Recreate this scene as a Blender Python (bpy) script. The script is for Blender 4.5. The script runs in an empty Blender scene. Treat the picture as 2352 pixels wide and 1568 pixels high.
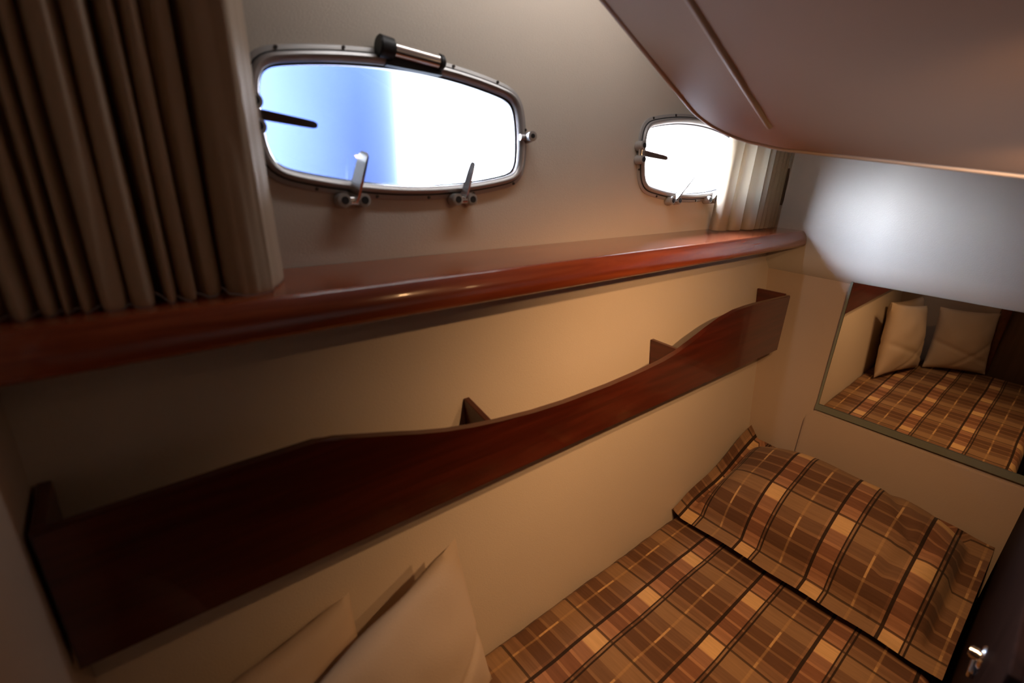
import bpy, bmesh, math, random
from mathutils import Vector, Matrix, noise
random.seed(7)
scene = bpy.context.scene
COL = scene.collection
H = 1.6                                   # camera height above the cabin sole
PI = math.pi

# ------------------------------------------------------------------ helpers
def V(x, y, z): return Vector((x, y, z + H))

def link(name, bm, mat, parent=None, smooth=True, angle=40):
    bmesh.ops.recalc_face_normals(bm, faces=bm.faces[:])
    me = bpy.data.meshes.new(name)
    bm.to_mesh(me); bm.free()
    for m in (mat if isinstance(mat, (list, tuple)) else [mat]):
        me.materials.append(m)
    if smooth:
        me.polygons.foreach_set('use_smooth', [True] * len(me.polygons))
        me.set_sharp_from_angle(angle=math.radians(angle))
    o = bpy.data.objects.new(name, me)
    COL.objects.link(o)
    if parent is not None:
        o.parent = parent
        o.matrix_parent_inverse = Matrix.Translation(parent.location).inverted()
    return o

def empty(name, loc, parent=None):
    o = bpy.data.objects.new(name, None)
    COL.objects.link(o)
    o.location = loc
    o.empty_display_size = .05
    if parent is not None:
        o.parent = parent
        o.matrix_parent_inverse = Matrix.Translation(parent.location).inverted()
    return o

def tag(o, label, cat, group=None):
    o['label'] = label; o['category'] = cat
    if group: o['group'] = group
    return o

def struct(o):
    o['kind'] = 'structure'; return o

def box(bm, lo, hi, bevel=0, seg=2):
    """axis-aligned box given in cabin coordinates"""
    c = [(lo[i] + hi[i]) / 2 for i in range(3)]
    s = [abs(hi[i] - lo[i]) for i in range(3)]
    g = bmesh.ops.create_cube(bm, size=1, matrix=Matrix.Translation(V(*c)) @ Matrix.Diagonal((*s, 1)))
    if bevel:
        vs = set(g['verts'])
        es = [e for e in bm.edges if e.verts[0] in vs and e.verts[1] in vs]
        bmesh.ops.bevel(bm, geom=es, offset=bevel, segments=seg, affect='EDGES', profile=.6)

def cyl(bm, p0, p1, r0, r1=None, seg=20, bevel=0):
    r1 = r0 if r1 is None else r1
    p0 = Vector(p0); p1 = Vector(p1); d = p1 - p0
    q = d.to_track_quat('Z', 'Y').to_matrix().to_4x4()
    g = bmesh.ops.create_cone(bm, cap_ends=True, segments=seg, radius1=r0, radius2=r1, depth=d.length,
                              matrix=Matrix.Translation((p0 + p1) / 2) @ q)
    if bevel:
        vs = set(g['verts'])
        es = [e for e in bm.edges if e.verts[0] in vs and e.verts[1] in vs and
              len([f for f in e.link_faces if len(f.verts) > 4]) == 1]
        bmesh.ops.bevel(bm, geom=es, offset=bevel, segments=2, affect='EDGES')

def sweep_tube(bm, pts, r, seg=10):
    pts = [Vector(p) for p in pts]
    rings = []
    for i, p in enumerate(pts):
        t = (pts[min(i + 1, len(pts) - 1)] - pts[max(i - 1, 0)]).normalized()
        a = t.orthogonal().normalized() if i == 0 else (a - t * a.dot(t)).normalized()
        b = t.cross(a)
        rings.append([bm.verts.new(p + (a * math.cos(2 * PI * k / seg) + b * math.sin(2 * PI * k / seg)) * r) for k in range(seg)])
    for i in range(len(rings) - 1):
        for k in range(seg):
            bm.faces.new((rings[i][k], rings[i][(k + 1) % seg], rings[i + 1][(k + 1) % seg], rings[i + 1][k]))
    bm.faces.new(rings[0]); bm.faces.new(rings[-1])

def prism(bm, poly, d0, d1, fn):
    """closed prism from a 2-D outline; fn(a, b, d) gives the point"""
    v0 = [bm.verts.new(fn(a, b, d0)) for a, b in poly]
    v1 = [bm.verts.new(fn(a, b, d1)) for a, b in poly]
    n = len(poly)
    bm.faces.new(v0); bm.faces.new(v1[::-1])
    for i in range(n):
        bm.faces.new((v0[i], v1[i], v1[(i + 1) % n], v0[(i + 1) % n]))

# ------------------------------------------------------------------ materials
def new_mat(name):
    m = bpy.data.materials.new(name); m.use_nodes = True
    nt = m.node_tree
    return m, nt, nt.nodes['Principled BSDF']

def N(nt, t, **kw):
    n = nt.nodes.new(t)
    for k, v in kw.items():
        if k.startswith('i_'):
            n.inputs[int(k[2:]) if k[2:].isdigit() else k[2:].replace('_', ' ')].default_value = v
        else:
            setattr(n, k, v)
    return n

def plain(name, col, rough=.5, metal=0, bump=0, bscale=300, var=0, vscale=3, coat=0, spec=.5, sheen=0):
    m, nt, b = new_mat(name)
    b.inputs['Base Color'].default_value = (*col, 1)
    b.inputs['Roughness'].default_value = rough
    b.inputs['Metallic'].default_value = metal
    b.inputs['Coat Weight'].default_value = coat
    b.inputs['Coat Roughness'].default_value = .08
    b.inputs['Specular IOR Level'].default_value = spec
    b.inputs['Sheen Weight'].default_value = sheen
    tc = N(nt, 'ShaderNodeTexCoord')
    if bump:
        n = N(nt, 'ShaderNodeTexNoise'); n.inputs['Scale'].default_value = bscale; n.inputs['Detail'].default_value = 4
        nt.links.new(tc.outputs['Object'], n.inputs['Vector'])
        bp = N(nt, 'ShaderNodeBump'); bp.inputs['Strength'].default_value = bump; bp.inputs['Distance'].default_value = .002
        nt.links.new(n.outputs['Fac'], bp.inputs['Height'])
        nt.links.new(bp.outputs['Normal'], b.inputs['Normal'])
    if var:
        n2 = N(nt, 'ShaderNodeTexNoise'); n2.inputs['Scale'].default_value = vscale; n2.inputs['Detail'].default_value = 5
        nt.links.new(tc.outputs['Object'], n2.inputs['Vector'])
        r = N(nt, 'ShaderNodeValToRGB')
        r.color_ramp.elements[0].position = .3; r.color_ramp.elements[1].position = .7
        r.color_ramp.elements[0].color = (*[c * (1 - var) for c in col], 1)
        r.color_ramp.elements[1].color = (*[min(1, c * (1 + var)) for c in col], 1)
        nt.links.new(n2.outputs['Fac'], r.inputs['Fac'])
        nt.links.new(r.outputs['Color'], b.inputs['Base Color'])
    return m

def wood(name, dark, light, rough=.25, coat=.6, axis='x'):
    m, nt, b = new_mat(name)
    tc = N(nt, 'ShaderNodeTexCoord')
    mp = N(nt, 'ShaderNodeMapping')
    mp.inputs['Scale'].default_value = {'x': (2.5, 40, 40), 'y': (40, 2.5, 40), 'z': (40, 40, 2.5)}[axis]
    nt.links.new(tc.outputs['Object'], mp.inputs['Vector'])
    n = N(nt, 'ShaderNodeTexNoise'); n.inputs['Scale'].default_value = 1.6; n.inputs['Detail'].default_value = 7; n.inputs['Distortion'].default_value = .6
    nt.links.new(mp.outputs['Vector'], n.inputs['Vector'])
    r = N(nt, 'ShaderNodeValToRGB')
    r.color_ramp.elements[0].position = .3; r.color_ramp.elements[1].position = .72
    r.color_ramp.elements[0].color = (*dark, 1); r.color_ramp.elements[1].color = (*light, 1)
    nt.links.new(n.outputs['Fac'], r.inputs['Fac'])
    nt.links.new(r.outputs['Color'], b.inputs['Base Color'])
    b.inputs['Roughness'].default_value = rough
    b.inputs['Coat Weight'].default_value = coat
    b.inputs['Coat Roughness'].default_value = .06
    return m

def plaid(name, u0=0., v0=0., pu=.168, pv=.2, gain=1.):
    """woven plaid: bands along and across, from the cloth's own UV (metres)"""
    m, nt, b = new_mat(name)
    L = nt.links.new
    uv = N(nt, 'ShaderNodeUVMap'); uv.uv_map = 'UVMap'
    sep = N(nt, 'ShaderNodeSeparateXYZ'); L(uv.outputs['UV'], sep.inputs[0])
    def phase(out, p, off):
        a = N(nt, 'ShaderNodeMath', operation='MULTIPLY_ADD'); a.inputs[1].default_value = 1 / p; a.inputs[2].default_value = off
        L(out, a.inputs[0])
        f = N(nt, 'ShaderNodeMath', operation='FRACT'); L(a.outputs[0], f.inputs[0]); return f.outputs[0]
    U = phase(sep.outputs[0], pu, u0); Vv = phase(sep.outputs[1], pv, v0)
    def ramp(inp, stops):
        r = N(nt, 'ShaderNodeValToRGB'); cr = r.color_ramp; cr.interpolation = 'CONSTANT'
        while len(cr.elements) < len(stops): cr.elements.new(.5)
        for e, (p, c) in zip(cr.elements, sorted(stops)):
            e.position = p
            e.color = (*(c if isinstance(c, tuple) else (c, c, c)), 1)
        L(inp, r.inputs['Fac']); return r.outputs['Color']
    ru = ramp(U, [(0, (.80, .62, .55)), (.28, (.62, .52, .46)), (.33, (.50, .42, .36)), (.62, (.58, .48, .38)), (.66, (.48, .40, .35)), (.95, (.62, .5, .42))])
    rv = ramp(Vv, [(0, (.70, .62, .52)), (.26, (.46, .38, .34)), (.42, (.62, .52, .43)), (.46, (.33, .24, .20)), (.62, (.55, .45, .36)), (.655, (.30, .22, .19)), (.82, (.60, .48, .40)), (.86, (.50, .40, .34)), (.94, (.60, .50, .42))])
    mul = N(nt, 'ShaderNodeMix', data_type='RGBA', blend_type='MULTIPLY'); mul.inputs[0].default_value = 1
    L(ru, mul.inputs[6]); L(rv, mul.inputs[7])
    # bright patches where the pale bands cross
    bu = ramp(U, [(0, 0.), (.03, 1.), (.265, 0.)]); bv = ramp(Vv, [(0, 0.), (.02, 1.), (.25, 0.)])
    bm_ = N(nt, 'ShaderNodeMath', operation='MULTIPLY'); L(bu, bm_.inputs[0]); L(bv, bm_.inputs[1])
    m2 = N(nt, 'ShaderNodeMix', data_type='RGBA'); L(bm_.outputs[0], m2.inputs[0]); L(mul.outputs[2], m2.inputs[6]); m2.inputs[7].default_value = (.78, .62, .40, 1)
    # broken pale lines along the boxes
    lu = ramp(U, [(0, 0.), (.625, 1.), (.65, 0.)]); lv = ramp(Vv, [(0, .15), (.3, .9), (.6, .25), (.9, .6)])
    lm = N(nt, 'ShaderNodeMath', operation='MULTIPLY'); L(lu, lm.inputs[0]); L(lv, lm.inputs[1])
    m3 = N(nt, 'ShaderNodeMix', data_type='RGBA'); L(lm.outputs[0], m3.inputs[0]); L(m2.outputs[2], m3.inputs[6]); m3.inputs[7].default_value = (.72, .56, .34, 1)
    # dark threads: one on one side of the strip, two on the other, one thin across
    du = ramp(U, [(0, .95), (.028, 0.), (.262, .95), (.285, .2), (.31, .95), (.335, 0.), (.985, .95)])
    dv = ramp(Vv, [(0, .75), (.018, 0.), (.985, .75)])
    mx = N(nt, 'ShaderNodeMath', operation='MAXIMUM'); L(du, mx.inputs[0]); L(dv, mx.inputs[1])
    m4 = N(nt, 'ShaderNodeMix', data_type='RGBA'); L(mx.outputs[0], m4.inputs[0]); L(m3.outputs[2], m4.inputs[6]); m4.inputs[7].default_value = (.025, .018, .016, 1)
    # slubby weave
    mp = N(nt, 'ShaderNodeMapping'); mp.inputs['Scale'].default_value = (14, 160, 1); L(uv.outputs['UV'], mp.inputs['Vector'])
    nz = N(nt, 'ShaderNodeTexNoise'); nz.inputs['Scale'].default_value = 1; nz.inputs['Detail'].default_value = 3; L(mp.outputs['Vector'], nz.inputs['Vector'])
    rr = N(nt, 'ShaderNodeMapRange'); rr.inputs[3].default_value = .72 * gain; rr.inputs[4].default_value = 1.28 * gain; L(nz.outputs['Fac'], rr.inputs[0])
    m5 = N(nt, 'ShaderNodeMix', data_type='RGBA', blend_type='MULTIPLY'); m5.inputs[0].default_value = 1
    L(m4.outputs[2], m5.inputs[6]); L(rr.outputs[0], m5.inputs[7])
    m6 = N(nt, 'ShaderNodeMix', data_type='RGBA', blend_type='MULTIPLY'); m6.inputs[0].default_value = 1
    L(m5.outputs[2], m6.inputs[6]); m6.inputs[7].default_value = (1.08, .88, .66, 1)
    L(m6.outputs[2], b.inputs['Base Color'])
    b.inputs['Roughness'].default_value = .8; b.inputs['Specular IOR Level'].default_value = .2
    b.inputs['Sheen Weight'].default_value = .05
    bp = N(nt, 'ShaderNodeBump'); bp.inputs['Strength'].default_value = .12; bp.inputs['Distance'].default_value = .002
    L(nz.outputs['Fac'], bp.inputs['Height']); L(bp.outputs['Normal'], b.inputs['Normal'])
    return m

M = {}
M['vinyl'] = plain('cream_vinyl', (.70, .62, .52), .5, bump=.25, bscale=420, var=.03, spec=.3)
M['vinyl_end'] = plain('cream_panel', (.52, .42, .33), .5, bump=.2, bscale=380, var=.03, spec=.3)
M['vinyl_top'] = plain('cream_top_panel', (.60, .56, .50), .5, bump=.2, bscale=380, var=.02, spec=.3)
M['liner'] = plain('tan_liner', (.50, .375, .29), .45, bump=.12, bscale=300, var=.03, spec=.45)
M['bead'] = plain('pale_bead', (.62, .54, .46), .35)
M['ledge'] = wood('red_mahogany', (.20, .036, .012), (.36, .080, .026), .22, .7)
M['pocket'] = wood('dark_mahogany', (.050, .007, .003), (.105, .015, .006), .28, .5)
M['pocket_in'] = wood('dark_mahogany_cross', (.050, .007, .003), (.105, .015, .006), .3, .4, 'y')
M['espresso'] = wood('espresso_wood', (.008, .004, .003), (.015, .007, .005), .6, .0, 'z')
M['espresso'].node_tree.nodes['Principled BSDF'].inputs['Specular IOR Level'].default_value = .02
M['door'] = wood('brown_door', (.10, .055, .03), (.15, .085, .05), .5, .1, 'z')
M['curtain'] = plain('curtain_cloth', (.56, .45, .33), .9, bump=.3, bscale=700, spec=.1, sheen=.1)
M['curtain_b'] = plain('curtain_cloth_pale', (.58, .46, .32), .9, bump=.3, bscale=700, spec=.1, sheen=.1)
nt = M['curtain_b'].node_tree; b = nt.nodes['Principled BSDF']
tl = N(nt, 'ShaderNodeBsdfTranslucent'); tl.inputs[0].default_value = (.72, .66, .56, 1)
mx = N(nt, 'ShaderNodeMixShader'); mx.inputs[0].default_value = .55
nt.links.new(b.outputs[0], mx.inputs[1]); nt.links.new(tl.outputs[0], mx.inputs[2])
nt.links.new(mx.outputs[0], nt.nodes['Material Output'].inputs[0])
M['cushion'] = plain('cushion_cloth', (.62, .50, .38), .9, bump=.3, bscale=600, spec=.1, var=.03, sheen=.1)
M['steel'] = plain('polished_steel', (.72, .70, .68), .18, metal=1)
M['alloy'] = plain('satin_alloy', (.52, .50, .49), .36, metal=.55)
M['rim'] = plain('grey_rim', (.46, .44, .42), .4, metal=.3)
M['rubber'] = plain('black_rubber', (.012, .012, .014), .5)
M['screw'] = plain('dark_screw', (.10, .09, .085), .4, metal=.8)
M['green'] = plain('glass_edge', (.20, .23, .19), .15, coat=.5)
M['floor'] = wood('sole_teak', (.13, .07, .035), (.22, .12, .06), .4, .2)
M['piling'] = plain('blue_piling', (.0066, .0108, .0290), .9, var=.1, vscale=2, spec=.05)
M['base'] = plain('berth_base', (.32, .25, .19), .6)

m, nt, b = new_mat('mirror_glass')
b.inputs['Base Color'].default_value = (.80, .80, .76, 1); b.inputs['Metallic'].default_value = 1; b.inputs['Roughness'].default_value = .01
M['mirror'] = m

m, nt, b = new_mat('port_glass')
nt.nodes.remove(b)
tr = N(nt, 'ShaderNodeBsdfTransparent'); tr.inputs[0].default_value = (.95, .97, 1, 1)
gl = N(nt, 'ShaderNodeBsdfGlossy'); gl.inputs['Roughness'].default_value = .01
fr = N(nt, 'ShaderNodeFresnel'); fr.inputs[0].default_value = 1.5
mx = N(nt, 'ShaderNodeMixShader')
nt.links.new(fr.outputs[0], mx.inputs[0]); nt.links.new(tr.outputs[0], mx.inputs[1]); nt.links.new(gl.outputs[0], mx.inputs[2])
nt.links.new(mx.outputs[0], nt.nodes['Material Output'].inputs[0])
M['glass'] = m

def emitter(name, col, s):
    m, nt, b = new_mat(name)
    b.inputs['Base Color'].default_value = (.9, .85, .75, 1)
    b.inputs['Emission Color'].default_value = (*col, 1); b.inputs['Emission Strength'].default_value = s
    return m
M['strip'] = emitter('added_fill_glow', (.92, .96, 1), 1.5)  # glow of the added fill strip, not a cabin fitting
M['lamp'] = emitter('warm_lamp', (1, .60, .28), 25)

BED = plaid('plaid_sheet', gain=.80, u0=.482 / .168, v0=.475)
SHAM = plaid('plaid_sham', gain=.74, u0=.399 / .168, v0=.235)

# ------------------------------------------------------------------ hull side with the portholes
TH = .1
def hull_y(z): return .605 + .0994 * (z + .86)
O = Vector((0, .725, -.16)); BV = Vector((0, math.sin(TH), math.cos(TH))); NV = Vector((0, -math.cos(TH), math.sin(TH)))
def wl(a, b, n=0.):
    """a along the hull, b up the slope above the ledge, n into the cabin"""
    p = O + Vector((1, 0, 0)) * a + BV * b + NV * n
    return V(*p)

def barrel(ca, cb, off=0., ha=.212, hs=.061, hm=.085, r=.022, n=14):
    """rounded barrel outline of a porthole, offset outwards by off"""
    pts = []
    for i in range(n + 1):
        t = -1 + 2 * i / n; pts.append((t * ha, hm - (hm - hs) * t * t))
    for i in range(1, 8):
        t = 1 - 2 * i / 8; pts.append((ha + .006 * (1 - t * t), t * hs))
    for i in range(n + 1):
        t = 1 - 2 * i / n; pts.append((t * ha, -hm + (hm - hs) * t * t))
    for i in range(1, 8):
        t = -1 + 2 * i / 8; pts.append((-ha - .006 * (1 - t * t), t * hs))
    # fine resample, round the corners by smoothing, then offset along normals
    m = 160
    P = [Vector(p) for p in pts]; n_ = len(P)
    seg = [(P[(i + 1) % n_] - P[i]).length for i in range(n_)]; tot = sum(seg)
    out = []
    i = 0; acc = 0
    for k in range(m):
        d = tot * k / m
        while acc + seg[i] < d: acc += seg[i]; i += 1
        out.append(P[i].lerp(P[(i + 1) % n_], (d - acc) / seg[i]))
    for _ in range(10):
        out = [(out[k - 1] + out[k] * 2 + out[(k + 1) % m]) / 4 for k in range(m)]
    res = []
    for k in range(m):
        t = (out[(k + 1) % m] - out[k - 1]).normalized(); nn = Vector((-t.y, t.x))
        res.append(out[k] + nn * off)
    return [(ca + p.x, cb + p.y) for p in res]

WINS = [(.400, .206), (1.224, .190)]

bm = bmesh.new()
# lower hull lining
pl = [(hull_y(-1.6), -1.6), (hull_y(-.192), -.192), (hull_y(-.192) + .12, -.192), (hull_y(-1.6) + .12, -1.6)]
prism(bm, pl, -.2, 1.72, lambda a, b, d: V(d, a, b))
# upper hull side with two holes
edges = []
def loop(pts):
    vs = [bm.verts.new(wl(a, b)) for a, b in pts]
    for i in range(len(vs)): edges.append(bm.edges.new((vs[i], vs[(i + 1) % len(vs)])))
loop([(-.2, -.03), (1.72, -.03), (1.72, .72), (-.2, .72)])
for ca, cb in WINS: loop(barrel(ca, cb, .004))
g = bmesh.ops.triangle_fill(bm, use_beauty=True, use_dissolve=False, edges=edges)
fs = [f for f in g['geom'] if isinstance(f, bmesh.types.BMFace)]
ex = bmesh.ops.extrude_face_region(bm, geom=fs)
bmesh.ops.translate(bm, vec=-NV * .035, verts=[v for v in ex['geom'] if isinstance(v, bmesh.types.BMVert)])
struct(link('wall_back', bm, M['vinyl'], angle=30))

def ring_profile(bm, ca, cb, prof, closed=False):
    """sweep (offset, height) profile round the porthole outline"""
    rings = [[bm.verts.new(wl(a, b, n)) for a, b in barrel(ca, cb, off)] for off, n in prof]
    m = len(rings[0]); k = len(rings)
    for i in range(k if closed else k - 1):
        r0, r1 = rings[i], rings[(i + 1) % k]
        for j in range(m): bm.faces.new((r0[j], r0[(j + 1) % m], r1[(j + 1) % m], r1[j]))

def blade(bm, p, tip, w0, w1, th, side):
    """tapered flat lever from p to tip; side = width direction"""
    p = Vector(p); tip = Vector(tip); d = (tip - p).normalized(); side = (side - d * side.dot(d)).normalized(); up = d.cross(side)
    L = (tip - p).length
    secs = [(0, w0 * .8, th), (.12, w0, th), (.75, (w0 * .35 + w1 * .65), th * .8), (.94, w1, th * .6), (1, w1 * .55, th * .4)]
    prev = None
    for t, w, h in secs:
        c = p + d * (L * t)
        q = [bm.verts.new(c + side * sx * w / 2 + up * sy * h / 2) for sx, sy in ((-1, -1), (1, -1), (1, 1), (-1, 1))]
        if prev is None: bm.faces.new(q)
        else:
            for i in range(4): bm.faces.new((prev[i], prev[(i + 1) % 4], q[(i + 1) % 4], q[i]))
        prev = q
    bm.faces.new(prev)

def latch(parent, a, b, ta, tb, tip, side, lever_w=(.013, .009)):
    """swing-down latch: bracket and barrel on the rim, lever over the glass. (ta,tb) = tangent of the rim"""
    t = wl(ta, tb) - wl(0, 0)
    lt = empty('latch', wl(a, b, 0), parent)
    nrm = (wl(0, 0, 1) - wl(0, 0))
    bm = bmesh.new()
    for s in (-1, 1):
        c = wl(a, b, 0) + t * (.0150 * s)
        cyl(bm, c, c + nrm * .021, .0108, .0100, 20, .0015)
    link('latch_bracket', bm, M['rim'], lt)
    for s in (-1, 1):
        bm = bmesh.new()
        c = wl(a, b, .0205) + t * (.0150 * s)
        cyl(bm, c, c + nrm * .0018, .0056, None, 16)
        link('pin', bm, M['rubber'], lt)
    bm = bmesh.new()
    c = wl(a, b, .013)
    cyl(bm, c - t * .013, c + t * .013, .0068, None, 20, .0012)
    link('latch_barrel', bm, M['steel'], lt)
    bm = bmesh.new()
    blade(bm, c, wl(*tip), lever_w[0], lever_w[1], .005, side)
    link('latch_lever', bm, M['steel'], lt)
    return lt

def porthole(idx, ca, cb):
    root = struct(empty('window_%d' % idx, wl(ca, cb - .1, 0)))
    bm = bmesh.new()
    ring_profile(bm, ca, cb, [(.0225, -.002), (.0225, .0025), (.0205, .004), (.0130, .0045), (.0115, .0050)])
    link('flange', bm, M['rim'], root)
    bm = bmesh.new()
    ring_profile(bm, ca, cb, [(.0138, .003), (.0135, .0075), (.0120, .0105), (.0085, .0120), (.0045, .0105), (.0015, .0060), (.0008, .0010), (.0008, -.004), (.0038, -.005), (.0038, -.034)])
    link('rim', bm, M['alloy'], root)
    bm = bmesh.new()
    ring_profile(bm, ca, cb, [(.0010, -.0012), (-.0012, -.0016), (-.0016, -.0026), (-.0014, -.0038), (.0010, -.0040)])
    link('gasket', bm, M['rubber'], root)
    bm = bmesh.new()
    pane = barrel(ca, cb, .0004)
    vs = [bm.verts.new(wl(a, b, -.0026)) for a, b in pane]; bm.faces.new(vs)
    link('pane', bm, M['glass'], root, smooth=False)
    bm = bmesh.new()
    ring_profile(bm, ca, cb, [(.0158, .0040), (.0156, .0054), (.0146, .0060), (.0134, .0058), (.0134, .0040)])
    link('seal', bm, M['rubber'], root)
    # screws round the flange
    fl = barrel(ca, cb, .0192)
    for k in range(4, 160, 13):
        bm = bmesh.new()
        a, b = fl[k]
        cyl(bm, wl(a, b, .003), wl(a, b, .0062), .0028, .0022, 10)
        link('screw', bm, M['screw'], root)
    return root

NW = wl(0, 0, 1) - wl(0, 0)
w1 = porthole(1, *WINS[0])
latch(w1, .172, .207, 0, 1, (.243, .196, .030), BV)
latch(w1, .288, .099, 1, 0, (.306, .166, .030), Vector((.35, 0, 0)) + NW * .93, (.021, .018))
latch(w1, .484, .098, 1, 0, (.494, .158, .034), Vector((1, 0, .0)) * .4 + NW)
# the right-hand latch stands swung open, its knob pointing into the cabin
lt = empty('latch', wl(.626, .207), w1)
bm = bmesh.new(); cyl(bm, wl(.618, .207, .010), wl(.640, .207, .016), .0055, .005, 14)
link('latch_bracket', bm, M['alloy'], lt)
bm = bmesh.new(); cyl(bm, wl(.640, .207, .004), wl(.629, .207, .034), .0095, .0085, 24, .0015)
link('latch_knob', bm, M['alloy'], lt)
bm = bmesh.new(); cyl(bm, wl(.629, .207, .0335), wl(.6285, .207, .0350), .0040, None, 16)
link('pin', bm, M['rubber'], lt)
# spring hinge on the top rim
hg = empty('hinge', wl(.40, .315), w1)
ha, hb = wl(.352, .312, .016), wl(.453, .305, .016); hd = (hb - ha).normalized()
bm = bmesh.new(); cyl(bm, ha + hd * .018, hb - hd * .006, .0105, None, 28, .001)
link('hinge_barrel', bm, M['steel'], hg)
bm = bmesh.new(); cyl(bm, ha - hd * .004, ha + hd * .020, .0150, .0140, 28, .002)
link('hinge_cap', bm, M['rubber'], hg)
bm = bmesh.new(); cyl(bm, hb - hd * .008, hb + hd * .005, .0118, .0105, 28, .003)
link('hinge_cap', bm, M['rubber'], hg)
bm = bmesh.new()
pl = [(.362, .290), (.456, .288), (.456, .302), (.362, .309)]
prism(bm, pl, .0, .012, lambda a, b, d: wl(a, b, d))
link('hinge_leaf', bm, M['rubber'], hg)

w2 = porthole(2, *WINS[1])
latch(w2, .982, .196, 0, 1, (1.062, .185, .030), BV)
latch(w2, 1.128, .088, 1, 0, (1.182, .150, .034), NW)
latch(w2, 1.308, .088, 1, 0, (1.352, .135, .030), NW)

# ------------------------------------------------------------------ end wall, bulkhead, rest of the cabin
bm = bmesh.new(); box(bm, (1.64, -1.25, -1.6), (1.70, 1.2, .60))
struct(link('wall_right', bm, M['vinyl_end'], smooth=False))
bm = bmesh.new()       # upper panel, standing a finger proud of the wall below it
nz, ny = 24, 30
rows = []
for i in range(nz + 1):
    t = i / nz; z = -.287 + t * .78
    row = []
    for j in range(ny + 1):
        y = -1.24 + 2.0 * j / ny
        edge = min(1, t * .78 / .018)
        bulge = .010 + .012 * math.sqrt(max(0, 1 - (1 - edge) ** 2)) + .012 * math.exp(-((z + .12) / .14) ** 2)
        row.append(bm.verts.new(V(1.64 - bulge * (1 if i else 0) + (.002 if not i else 0), y, z - .012 * (.66 - y) * (1 - t))))
    rows.append(row)
for i in range(nz):
    for j in range(ny): bm.faces.new((rows[i][j], rows[i][j + 1], rows[i + 1][j + 1], rows[i + 1][j]))
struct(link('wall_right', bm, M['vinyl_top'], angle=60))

bm = bmesh.new(); box(bm, (-.16, .217, -1.6), (-.12, 1.1, .60))
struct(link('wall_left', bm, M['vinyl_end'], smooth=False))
bm = bmesh.new(); box(bm, (-.17, .175, -1.6), (-.105, .217, .60), .004)
struct(link('trim_1', bm, M['pocket'], smooth=False))
bm = bmesh.new(); box(bm, (-.20, -1.25, -1.6), (-.15, .20, .60))
struct(link('wall_left', bm, M['door'], smooth=False))
bm = bmesh.new(); box(bm, (-.2, -1.28, -1.6), (1.7, -1.22, .60))
struct(link('wall_front', bm, M['door'], smooth=False))
bm = bmesh.new(); box(bm, (-.2, -1.3, -1.66), (1.72, 1.1, -1.6))
struct(link('floor', bm, M['floor'], smooth=False))
bm = bmesh.new(); box(bm, (-.2, -1.3, .50), (1.72, 1.1, .56))
struct(link('ceiling', bm, M['liner'], smooth=False))

# sloping moulded liner overhead
def slab_z(x, y):
    z = .416 - .434 * x + .1 * y
    if y > .405: z += .10 * (y - .405)
    return z
bm = bmesh.new()
x0, x1, y0, y1, rc, R = -.10, .968, -.20, .5625, .10, .026
def rrect(ins, n=22):
    pts = []
    r = max(rc - ins, .002)
    X0, X1, Y0, Y1 = x0 + ins * 0, x1 - ins, y0 + ins * 0, y1 - ins
    for k in range(40): pts.append((X0 + (X1 - r - X0) * k / 40, Y1))
    for k in range(n): 
        t = PI / 2 * (1 - k / n); pts.append((X1 - r + r * math.cos(t), Y1 - r + r * math.sin(t)))
    for k in range(30): pts.append((X1, Y1 - r + (Y0 - Y1 + r) * k / 30))
    for k in range(40): pts.append((X1 + (X0 - X1) * k / 40, Y0))
    for k in range(30): pts.append((X0, Y0 + (Y1 - Y0) * k / 30))
    return pts
rings = []
rings.append([bm.verts.new(V(x, y, .555)) for x, y in rrect(0)])
for k in range(9):
    ins = R * (1 - math.cos(PI / 2 * k / 8)); up = R * (1 - math.sin(PI / 2 * k / 8))
    rings.append([bm.verts.new(V(x, y, slab_z(x, y) + up)) for x, y in rrect(ins)])
base = rrect(R)
for s in (.85, .7, .55, .4, .25, .12, .04):
    cx, cy = .45, .20
    rings.append([bm.verts.new(V(cx + (x - cx) * s, cy + (y - cy) * s, slab_z(cx + (x - cx) * s, cy + (y - cy) * s))) for x, y in base])
n = len(base)
for i in range(len(rings) - 1):
    for k in range(n): bm.faces.new((rings[i][k], rings[i][(k + 1) % n], rings[i + 1][(k + 1) % n], rings[i + 1][k]))
bm.faces.new(rings[-1])
ov = struct(link('ceiling', bm, M['liner'], angle=60))
bm = bmesh.new()
sweep_tube(bm, [V(x, .405, slab_z(x, .405) + .002) for x in [i * .05 for i in range(1, 18)] + [.882]], .0055)
struct(link('trim_2', bm, M['bead']))
bm = bmesh.new()
pts = [V(x, y, slab_z(x, y) + .0040) for x, y in rrect(.011) if x > .05 and y > -.15]
pts = [p for i, p in enumerate(pts) if i < 1 or (p - pts[i - 1]).length < .3]
sweep_tube(bm, pts[:88], .0052)
struct(link('trim_3', bm, M['bead']))

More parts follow.
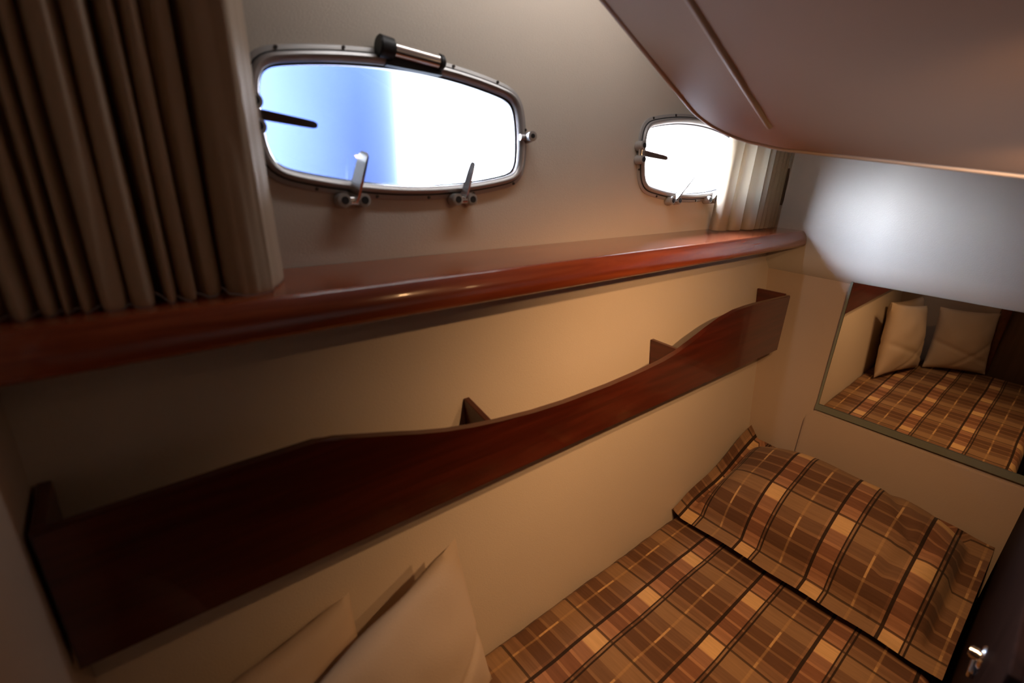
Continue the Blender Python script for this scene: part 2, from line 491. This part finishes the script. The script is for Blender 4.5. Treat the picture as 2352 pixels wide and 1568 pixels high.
# two downlights under the liner, just beside the camera
lamps = []
for i, lx in enumerate((.62, .83)):
    ly = .03
    nrm = Vector((-.434, .1, -1)).normalized()
    c = V(lx, ly, slab_z(lx, ly))
    root = empty('downlight', c)
    bm = bmesh.new(); cyl(bm, c - nrm * .002, c + nrm * .006, .038, .032, 32, .001)
    link('bezel', bm, M['alloy'], root)
    bm = bmesh.new(); cyl(bm, c + nrm * .006, c + nrm * .008, .018, .016, 32)
    link('lens', bm, M['lamp'], root)
    tag(root, ('warm round downlight under the sloping liner, the one nearer the left curtain',
               'warm round downlight under the sloping liner, the one nearer the mirror')[i], 'light', 'downlights under the liner')
    ld = bpy.data.lights.new('downlight_beam', 'SPOT')
    ld.energy = (16, 19.5)[i]; ld.color = (1, .53, .23); ld.shadow_soft_size = .012
    ld.spot_size = math.radians(120); ld.spot_blend = 1
    lo = bpy.data.objects.new('downlight_beam', ld); COL.objects.link(lo)
    lo.location = c + nrm * .012
    aim = V(lx + .26, .46, -.78) - lo.location
    lo.rotation_euler = aim.to_track_quat('-Z', 'Y').to_euler()
    lo.parent = root; lo.matrix_parent_inverse = Matrix.Translation(root.location).inverted()

sl = empty('added_fill', V(.66, .60, .50))  # unseen fill strip, added to brighten the upper hull wall
bm = bmesh.new(); box(bm, (.31, .575, .478), (1.01, .62, .502), .004)
link('added_fill_housing', bm, M['alloy'], sl)
bm = bmesh.new(); box(bm, (.33, .580, .473), (.99, .615, .479), .002)
link('added_fill_face', bm, M['strip'], sl)
tag(sl, 'added unseen fill light, a narrow neutral strip under the deckhead above both portholes', 'light')
ld = bpy.data.lights.new('added_fill_area', 'AREA'); ld.shape = 'RECTANGLE'; ld.size = .64; ld.size_y = .03; ld.energy = 1.0; ld.color = (.97, .98, 1)
lo = bpy.data.objects.new('added_fill_area', ld); COL.objects.link(lo); lo.location = V(.66, .598, .470)
lo.parent = sl; lo.matrix_parent_inverse = Matrix.Translation(sl.location).inverted()

# ------------------------------------------------------------------ mirror and headboard
ta = .02
def mp(y, z, d=0.):
    return V(1.636 - (z + .70) * math.tan(ta) - d, y, z)
my0, my1, mz0, mz1 = -.078, .420, -.690, -.28
mir = empty('wall_mirror', mp(.17, mz0)); tag(mir, 'frameless mirror on the end wall above the headboard, reflecting the bed', 'mirror')
bm = bmesh.new()
q = [(my0, mz0), (my1, mz0), (my1, mz1), (my0, mz1)]
prism(bm, q, -.004, .003, lambda a, b, d: mp(a, b, d))
link('glass', bm, M['mirror'], mir, smooth=False)
bm = bmesh.new()
prism(bm, [(my0, mz0 - .004), (my1 + .003, mz0 - .004), (my1 + .003, mz0 + .016), (my0, mz0 + .016)], -.003, .0065, lambda a, b, d: mp(a, b, d))
link('bottom_channel', bm, M['green'], mir, smooth=False)
bm = bmesh.new()
prism(bm, [(my1 - .004, mz0), (my1 + .002, mz0), (my1 + .002, mz1), (my1 - .004, mz1)], -.003, .0055, lambda a, b, d: mp(a, b, d))
link('edge_strip', bm, M['green'], mir, smooth=False)

bm = bmesh.new()
pts = [(-.078, -1.05), (.442, -1.05), (.442, -.735), (.436, -.715), (.424, -.698), (-.078, -.702)]
prism(bm, pts, 1.6225, 1.6385, lambda a, b, d: V(d, a, b))
bmesh.ops.bevel(bm, geom=bm.edges[:], offset=.004, segments=2, affect='EDGES')
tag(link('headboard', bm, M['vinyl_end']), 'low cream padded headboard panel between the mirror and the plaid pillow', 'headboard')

# ------------------------------------------------------------------ long ledge
bm = bmesh.new()
prof = [(.7225, -.152), (.7225, -.191), (.66, -.1955)]
zc, yc = -.174, .585
def arc(cy, cz, r_, d0, d1, k):
    return [(cy - r_ * math.cos(math.radians(d0 + (d1 - d0) * i / k)), cz + r_ * math.sin(math.radians(d0 + (d1 - d0) * i / k))) for i in range(k + 1)]
prof += arc(.568, -.190, .0085, -90, -12, 5)
prof += arc(.5990, -.1835, .0400, -12, 46, 9)
p_ = prof[-1]
prof += arc(p_[0] + .0085 * math.cos(math.radians(46)), p_[1] - .0085 * math.sin(math.radians(46)), .0085, 52, 90, 4)
prof.append((.61, -.152))
xs = [(-.118, 1), (1.605, 1), (1.613, .93), (1.618, .8), (1.620, .6)]
rings = []
for x, s in xs:
    rings.append([bm.verts.new(V(x, yc + (a - yc) * (s if a < yc else 1), zc + (b - zc) * s)) for a, b in prof])
n = len(prof)
for i in range(len(rings) - 1):
    for k in range(n): bm.faces.new((rings[i][k], rings[i][(k + 1) % n], rings[i + 1][(k + 1) % n], rings[i + 1][k]))
bm.faces.new(rings[0]); bm.faces.new(rings[-1])
tag(link('ledge', bm, M['ledge']), 'long glossy red mahogany ledge with rounded nose running under both portholes', 'shelf')

# ------------------------------------------------------------------ pocket shelf
ps = empty('pocket_shelf', V(.74, .60, -.527)); tag(ps, 'long dark mahogany pocket shelf with a dipped front fixed below the ledge', 'shelf')
top = [(-.115, -.346), (.06, -.343), (.15, -.342), (.175, -.345), (.21, -.356), (.253, -.368), (.30, -.382), (.347, -.394), (.40, -.404), (.451, -.411), (.53, -.419), (.61, -.423),
       (.74, -.423), (.854, -.418), (.93, -.412), (.986, -.403), (1.05, -.386), (1.116, -.366), (1.18, -.350), (1.243, -.341), (1.30, -.339), (1.357, -.339), (1.585, -.346)]
bm = bmesh.new()
outl = [(-.115, -.527), (1.585, -.527)] + [(x, z) for x, z in reversed(top)]
v0 = [bm.verts.new(V(x, .557, z)) for x, z in outl]; v1 = [bm.verts.new(V(x, .570, z)) for x, z in outl]
bm.faces.new(v0); bm.faces.new(v1[::-1])
fr_e = []
for i in range(len(outl)):
    bm.faces.new((v0[i], v1[i], v1[(i + 1) % len(outl)], v0[(i + 1) % len(outl)]))
ed = [e for e in bm.edges if len(e.link_faces) == 2 and abs(e.verts[0].co.y - e.verts[1].co.y) < 1e-6]
bmesh.ops.bevel(bm, geom=ed, offset=.0022, segments=2, affect='EDGES')
link('front_panel', bm, M['pocket'], ps, angle=35)
def panel(name, xa, xb, zt, zt2=None, y1=None):
    bm = bmesh.new()
    zt2 = zt if zt2 is None else zt2
    pl = [(.570, -.522), (hull_y(-.522) - .001, -.522), (hull_y(zt) - .001, zt), (.570, zt2)]
    prism(bm, pl, xa, xb, lambda a, b, d: V(d, a, b))
    bmesh.ops.bevel(bm, geom=bm.edges[:], offset=.0012, segments=1, affect='EDGES')
    return link(name, bm, M['pocket_in'], ps, smooth=False)
panel('end_panel', -.115, -.103, -.346)
panel('end_panel', 1.573, 1.585, -.343)
panel('divider', .438, .450, -.402, -.420)
panel('divider', 1.005, 1.017, -.402, -.405)
bm = bmesh.new()
prism(bm, [(.570, -.527), (hull_y(-.527) - .001, -.527), (hull_y(-.515) - .001, -.515), (.570, -.515)], -.103, 1.573, lambda a, b, d: V(d, a, b))
link('bottom_board', bm, M['pocket_in'], ps, smooth=False)

# ------------------------------------------------------------------ curtains
def cloth_curtain(name, path, z0, z1, mat, wob=.004, bottom=None, th=.0025, seed=0, rows=26, flare=None):
    """pleated cloth: path = plan points (x, y); smooth curve through them, solid thickness"""
    P = [Vector((x, y, 0)) for x, y in path]
    pts = []
    sub = 5
    for i in range(len(P) - 1):
        p0, p1, p2, p3 = P[max(i - 1, 0)], P[i], P[i + 1], P[min(i + 2, len(P) - 1)]
        for k in range(sub):
            t = k / sub
            pts.append(.5 * ((2 * p1) + (p2 - p0) * t + (2 * p0 - 5 * p1 + 4 * p2 - p3) * t * t + (3 * p1 - p0 - 3 * p2 + p3) * t ** 3))
    pts.append(P[-1])
    bm = bmesh.new()
    grid = []
    for r in range(rows + 1):
        t = r / rows; z = z0 + (z1 - z0) * t
        row = []
        for i, p in enumerate(pts):
            nx = noise.noise(Vector((i * .23 + seed, t * 2.2, .3))) * wob
            ny = noise.noise(Vector((i * .23 + seed, t * 2.2, 9.3))) * wob
            q = Vector((p.x + nx, p.y + ny, z))
            if flare: q += flare(i / (len(pts) - 1), t)
            row.append(bm.verts.new(V(*q)))
        grid.append(row)
    for r in range(rows):
        for i in range(len(pts) - 1): bm.faces.new((grid[r][i], grid[r][i + 1], grid[r + 1][i + 1], grid[r + 1][i]))
    bmesh.ops.recalc_face_normals(bm, faces=bm.faces[:])
    o = link(name, bm, mat, angle=80)
    sm = o.modifiers.new('cloth', 'SOLIDIFY'); sm.thickness = th; sm.offset = 0
    ss = o.modifiers.new('smooth', 'SUBSURF'); ss.levels = 1; ss.render_levels = 2
    return o

fx = [-.118, -.106, -.094, -.084, -.074, -.062, -.051, -.042, -.033, -.026, -.018, -.008, .000, .010, .018, .026, .033, .040, .047, .055, .062, .068]
path = []
for i, x in enumerate(fx): path.append((x, .600 if i % 2 == 0 else .634))
# deep dark gap, narrow folds, deep gap, then the wide leading panel that turns back to the hull
path = [(-.118, .628), (-.112, .606), (-.104, .628), (-.096, .603), (-.087, .630), (-.077, .600), (-.068, .632), (-.060, .603), (-.053, .632), (-.046, .604), (-.039, .632),
        (-.032, .602), (-.024, .632), (-.016, .600), (-.005, .601), (.000, .622), (.006, .602), (.018, .602), (.024, .655), (.030, .612), (.036, .604), (.041, .632), (.047, .608), (.053, .606),
        (.058, .640), (.064, .618), (.071, .612), (.080, .618), (.086, .655), (.090, .622), (.094, .606), (.102, .603), (.114, .602), (.124, .604), (.130, .612), (.138, .630), (.146, .648), (.154, .667)]
def flareL(s, t):
    k = (1 - t) ** 2
    return Vector((.012 * (s - .3) * k * (1 if s > .8 else .5), -.006 * k * (1 if s > .8 else .3), 0))
cu = cloth_curtain('curtain', path, -.1522, .495, M['curtain'], seed=3, flare=flareL)
tag(cu, 'tall pleated cream curtain hanging at left over the left end of the ledge', 'curtain')

pathR = [(1.350, .714), (1.326, .694), (1.327, .678), (1.348, .672), (1.360, .677), (1.364, .700), (1.369, .701), (1.362, .674), (1.367, .664), (1.388, .661), (1.396, .670), (1.400, .698), (1.406, .698),
         (1.411, .668), (1.420, .652), (1.446, .650), (1.453, .666), (1.459, .652), (1.480, .650), (1.486, .665), (1.492, .651), (1.506, .650), (1.512, .664), (1.518, .651), (1.534, .650), (1.540, .665), (1.546, .651),
         (1.562, .651), (1.568, .664), (1.574, .652), (1.586, .654), (1.592, .690)]
def flareR(s, t):
    k = (1 - t) ** 2
    lead = max(0, 1 - s / .34)
    return Vector((-.030 * k * lead + .015 * t * (s > .3), .004 * k * lead, 0))
cr = cloth_curtain('curtain', pathR, -.1522, .495, M['curtain_b'], wob=.002, seed=11, flare=flareR)
tag(cr, 'short cream curtain bunched in stiff folds beside the small porthole near the mirror', 'curtain')
bm = bmesh.new()
sweep_tube(bm, [V(1.612, .664, .02), V(1.614, .660, -.02), V(1.612, .658, -.06), V(1.606, .660, -.085)], .009)
tag(link('curtain_tieback', bm, M['door']), 'brown curtain tieback in the corner behind the short curtain', 'tieback')

# ------------------------------------------------------------------ berth
def hull_edge(z): return hull_y(z) - .004
bm = bmesh.new(); box(bm, (-.118, -.060, -1.6), (1.62, .50, -1.16), .006)
tag(link('berth_base', bm, M['base'], smooth=False), 'boxed berth base carrying the mattress along the hull', 'bed base')
bm = bmesh.new()
nx, ny = 150, 60
bx0, bx1, by0, by1 = -.116, 1.618, -.052, hull_y(-1.0) - .003
def bed_pt(s, t):
    x = bx0 + (bx1 - bx0) * s; y = by0 + (by1 - by0) * t
    ex = min(s * (bx1 - bx0), (1 - s) * (bx1 - bx0)); ey0 = t * (by1 - by0); ey1 = (1 - t) * (by1 - by0)
    z = -1.0
    for e, r in ((ex, .03), (ey0, .035), (ey1, .012)):
        if e < r: z -= r - math.sqrt(max(0, r * r - (r - e) ** 2))
    z += .0035 * noise.noise(Vector((x * 5, y * 7, 0))) + .0022 * noise.noise(Vector((x * 17, y * 9, 4)))
    if ey1 < .06: z += .004 * noise.noise(Vector((x * 26, 0, 2))) * (1 - ey1 / .06)
    return x, y, z
uvl = bm.loops.layers.uv.new('UVMap')
grid = [[bm.verts.new(V(*bed_pt(i / nx, j / ny))) for j in range(ny + 1)] for i in range(nx + 1)]
uvof = {}
for i in range(nx + 1):
    for j in range(ny + 1):
        x, y, z = bed_pt(i / nx, j / ny); w = .004 * noise.noise(Vector((x * 4, y * 5, 7)))
        uvof[grid[i][j]] = (-y + w, -x + w)
for i in range(nx):
    for j in range(ny): bm.faces.new((grid[i][j], grid[i + 1][j], grid[i + 1][j + 1], grid[i][j + 1]))
# sides and underside
rim = [grid[i][0] for i in range(nx + 1)] + [grid[nx][j] for j in range(1, ny + 1)] + [grid[i][ny] for i in range(nx - 1, -1, -1)] + [grid[0][j] for j in range(ny - 1, 0, -1)]
low = []
for v in rim:
    u_ = uvof[v]; w = bm.verts.new(Vector((v.co.x, min(v.co.y, hull_y(-1.16) - .004), H - 1.158))); low.append(w)
    on_y = v.co.y < -.03
    uvof[w] = (u_[0] + (.13 if on_y else 0), u_[1])
for i in range(len(rim)):
    k = (i + 1) % len(rim)
    bm.faces.new((rim[i], rim[k], low[k], low[i]))
bm.faces.new(low)
for f in bm.faces:
    for l in f.loops: l[uvl].uv = uvof[l.vert]
tag(link('mattress', bm, BED, angle=60), 'berth mattress under a brown and tan plaid sheet along the hull', 'bed')

# plaid sham pillow
bm = bmesh.new()
uvl = bm.loops.layers.uv.new('UVMap')
nu, nv = 84, 60
def sham(s, t, side):
    """s across the berth (0 = cabin side, 1 = hull), t from the foot edge (0) to the end wall (1)"""
    a = 2 * s - 1; c = 2 * t - 1
    fa = max(0, 1 - (abs(a) / .86) ** 3.0) if abs(a) < .86 else 0
    fc = max(0, 1 - (abs(c) / .78) ** 2.6) if abs(c) < .78 else 0
    bulge = (fa * fc) ** .46
    y = -.058 + (.590 + .058) * s; x = 1.165 + (1.612 - 1.165) * t
    y += -.012 * (1 - abs(c)) * (-1 if s < .5 else 0) * 0
    mid = -.979 + .107 * t ** 1.25
    mid += .007 * math.sin(x * 19 + y * 6) * (1 - fa) + .010 * noise.noise(Vector((x * 8, y * 8, 3))) * (1 - min(1, bulge * 1.3))
    x += .010 * noise.noise(Vector((y * 7, t * 3, 5)))
    if s > .95: mid += .030 * (s - .95) / .05 * (.4 + t)
    wr = .006 * noise.noise(Vector((x * 9, y * 5, 1))) * bulge
    # creases radiating from the cabin-side corner
    wr += -.016 * math.exp(-(((y - .055) + (x - 1.38) * .35) / .020) ** 2) * bulge * (1 if t > .2 else 0)
    wr += -.010 * math.exp(-(((y - .10) - (x - 1.40) * .5) / .018) ** 2) * bulge * (1 if t > .45 else 0)
    if side > 0: z = mid + .002 + .130 * bulge + wr
    else: z = max(-.9935, mid - .002 - .06 * bulge)
    z = max(z, -.9920 + .002 * side)
    yy = min(y, hull_y(z) - .004)
    return x, yy, z, y
gr = {}
for side in (1, -1):
    for i in range(nu + 1):
        arc = lx_ = lz_ = 0
        for j in range(nv + 1):
            if side < 0 and (i in (0, nu) or j in (0, nv)): gr[side, i, j] = gr[1, i, j]; continue
            x, yy, z, y = sham(i / nu, j / nv, side)
            v = bm.verts.new(V(x, yy, z)); gr[side, i, j] = v
            arc = 0 if j == 0 else arc + math.hypot(x - lx_, z - lz_)
            lx_, lz_ = x, z
            uvof[v] = (-y, -arc)
for side in (1, -1):
    for i in range(nu):
        for j in range(nv):
            bm.faces.new((gr[side, i, j], gr[side, i + 1, j], gr[side, i + 1, j + 1], gr[side, i, j + 1]))
for f in bm.faces:
    for l in f.loops: l[uvl].uv = uvof[l.vert]
tag(link('pillow', bm, SHAM, angle=70), 'brown plaid bed pillow with flat flange lying against the headboard', 'pillow')

# ------------------------------------------------------------------ cream cushions
def cushion(name, BL, BR, TR, TL, th, label, group, seed=0, ear=.5):
    bm = bmesh.new()
    BL, BR, TR, TL = [Vector(p) for p in (BL, BR, TR, TL)]
    n = 34; gr = {}
    for side in (1, -1):
        for i in range(n + 1):
            for j in range(n + 1):
                if side < 0 and (i in (0, n) or j in (0, n)): gr[side, i, j] = gr[1, i, j]; continue
                u = 2 * i / n - 1; v = 2 * j / n - 1
                uu = u * (1 - .055 * (1 - v * v)); vv = v * (1 - .055 * (1 - u * u))
                s = (uu + 1) / 2; t = (vv + 1) / 2
                p = (BL * (1 - s) + BR * s) * (1 - t) + (TL * (1 - s) + TR * s) * t
                nr = (BR - BL).cross(TL - BL).normalized()
                h = th * (max(0, (1 - u * u)) * max(0, (1 - v * v))) ** ear
                h += .007 * noise.noise(Vector((u * 2 + seed, v * 2, side * 3))) * min(1, h / .02)
                h -= .006 * math.exp(-((u * .8 + v + .7) / .08) ** 2) * min(1, h / .02) * (seed % 2)
                h -= .005 * math.exp(-((u * .3 - v - .35) / .07) ** 2) * min(1, h / .02)
                gr[side, i, j] = bm.verts.new(V(*(p + nr * h * side)))
    for side in (1, -1):
        for i in range(n):
            for j in range(n):
                bm.faces.new((gr[side, i, j], gr[side, i + 1, j], gr[side, i + 1, j + 1], gr[side, i, j + 1]))
    return tag(link(name, bm, M['cushion'], angle=80), label, 'cushion', group)
G = 'cream cushions at the foot of the berth'
cushion('cushion', (.090, .425, -.990), (.430, .528, -.990), (.362, .560, -.612), (.050, .474, -.668), .055,
        'large cream cushion with a pointed corner leaning on the hull in front', G, 1)
cushion('cushion', (-.095, .480, -.985), (.215, .560, -.985), (.186, .600, -.655), (-.100, .528, -.655), .040,
        'cream cushion tucked behind the pointed one, flat against the hull', G, 4, .33)
cushion('cushion', (-.075, .180, -.990), (.065, .410, -.990), (.0, .430, -.672), (-.100, .212, -.672), .050,
        'cream cushion standing against the bulkhead, seen only in the mirror', G, 3)

# ------------------------------------------------------------------ dark cabinet beside the bed
cb = empty('cabinet', V(1.1, -.3, -1.6)); tag(cb, 'very dark wooden cabinet beside the bed at the right edge of the picture', 'cabinet')
bm = bmesh.new(); box(bm, (.62, -.55, -1.6), (1.638, -.082, -.46), .004)
link('body', bm, M['espresso'], cb, smooth=False)
bm = bmesh.new(); box(bm, (.64, -.083, -1.12), (1.60, -.070, -.48), .003)
dr = link('door', bm, M['espresso'], cb, smooth=False)
bm = bmesh.new()
p = V(.885, -.070, -.662)
cyl(bm, p, p + Vector((0, .004, 0)), .019, .017, 28, .001)
cyl(bm, p + Vector((0, .004, 0)), p + Vector((0, .016, 0)), .0105, .0095, 24, .002)
link('latch_button', bm, M['steel'], dr)
bm = bmesh.new()
box(bm, (.874, -.070, -.700), (.915, -.062, -.690), .002)
link('strike_plate', bm, M['steel'], dr)

# ------------------------------------------------------------------ outside
bm = bmesh.new()
cyl(bm, V(.60, 1.75, -3.0), V(.60, 1.75, 2.2), .25, None, 64)
tag(link('piling', bm, M['piling']), 'blurred round blue piling outside, seen through the large left porthole', 'piling')

w = bpy.data.worlds.new('daylight'); scene.world = w; w.use_nodes = True
nt = w.node_tree; bg = nt.nodes['Background']
tc = N(nt, 'ShaderNodeTexCoord'); sp = N(nt, 'ShaderNodeSeparateXYZ'); nt.links.new(tc.outputs['Generated'], sp.inputs[0])
rp = N(nt, 'ShaderNodeValToRGB'); mr = N(nt, 'ShaderNodeMapRange')
mr.inputs[1].default_value = -1; mr.inputs[2].default_value = 1
nt.links.new(sp.outputs[2], mr.inputs[0]); nt.links.new(mr.outputs[0], rp.inputs['Fac'])
cr_ = rp.color_ramp
cr_.elements[0].position = .40; cr_.elements[0].color = (.022, .025, .03, 1)
cr_.elements[1].position = .60; cr_.elements[1].color = (.80, .87, 1.0, 1)
e = cr_.elements.new(.80); e.color = (.56, .72, 1.0, 1)
e = cr_.elements.new(.46); e.color = (.045, .05, .06, 1)
e = cr_.elements.new(.51); e.color = (.16, .18, .21, 1)
nt.links.new(rp.outputs['Color'], bg.inputs['Color'])
bg.inputs['Strength'].default_value = 205

sd = bpy.data.lights.new('sun', 'SUN'); sd.energy = 140; sd.angle = math.radians(1); sd.color = (1, .96, .9)
so = bpy.data.objects.new('sun', sd); COL.objects.link(so); so.location = V(-6, -2, 5)
so.rotation_euler = Vector((1, .12, -.35)).to_track_quat('-Z', 'Y').to_euler()

# daylight portals in the real openings (they only guide the sampling of the sky)
def portal(c, d, sx, sy, name):
    ld = bpy.data.lights.new(name, 'AREA'); ld.shape = 'RECTANGLE'; ld.size = sx; ld.size_y = sy
    ld.cycles.is_portal = True
    o = bpy.data.objects.new(name, ld); COL.objects.link(o); o.location = c
    o.rotation_euler = Vector(d).to_track_quat('-Z', 'Y').to_euler()
for i, (ca, cb_) in enumerate(WINS): portal(wl(ca, cb_, -.045), NV, .46, .20, 'sky_portal')

# ------------------------------------------------------------------ camera
cd = bpy.data.cameras.new('camera'); cam = bpy.data.objects.new('camera', cd); COL.objects.link(cam)
X = Vector((.7740, -.6322, .0395)); Dn = Vector((-.191, -.2926, -.937)); F = Vector((.604, .717, -.347))
F.normalize(); X = (X - F * X.dot(F)).normalized(); U = X.cross(F)
cam.matrix_world = Matrix(((X.x, U.x, -F.x, 0), (X.y, U.y, -F.y, 0), (X.z, U.z, -F.z, H), (0, 0, 0, 1)))
cd.sensor_width = 36; cd.lens = 1100 / 2352 * 36; cd.clip_start = .02
cd.dof.use_dof = True; cd.dof.focus_distance = 1.45; cd.dof.aperture_fstop = 2.6
scene.camera = cam

vs = scene.view_settings
vs.view_transform = 'Standard'; vs.look = 'None'; vs.exposure = 0; vs.gamma = 1; vs.use_curve_mapping = False
scene.cycles.use_denoising = True
scene.cycles.max_bounces = 10; scene.cycles.diffuse_bounces = 6; scene.cycles.transparent_max_bounces = 12
scene.cycles.caustics_reflective = False; scene.cycles.caustics_refractive = False
scene.cycles.sample_clamp_indirect = 6
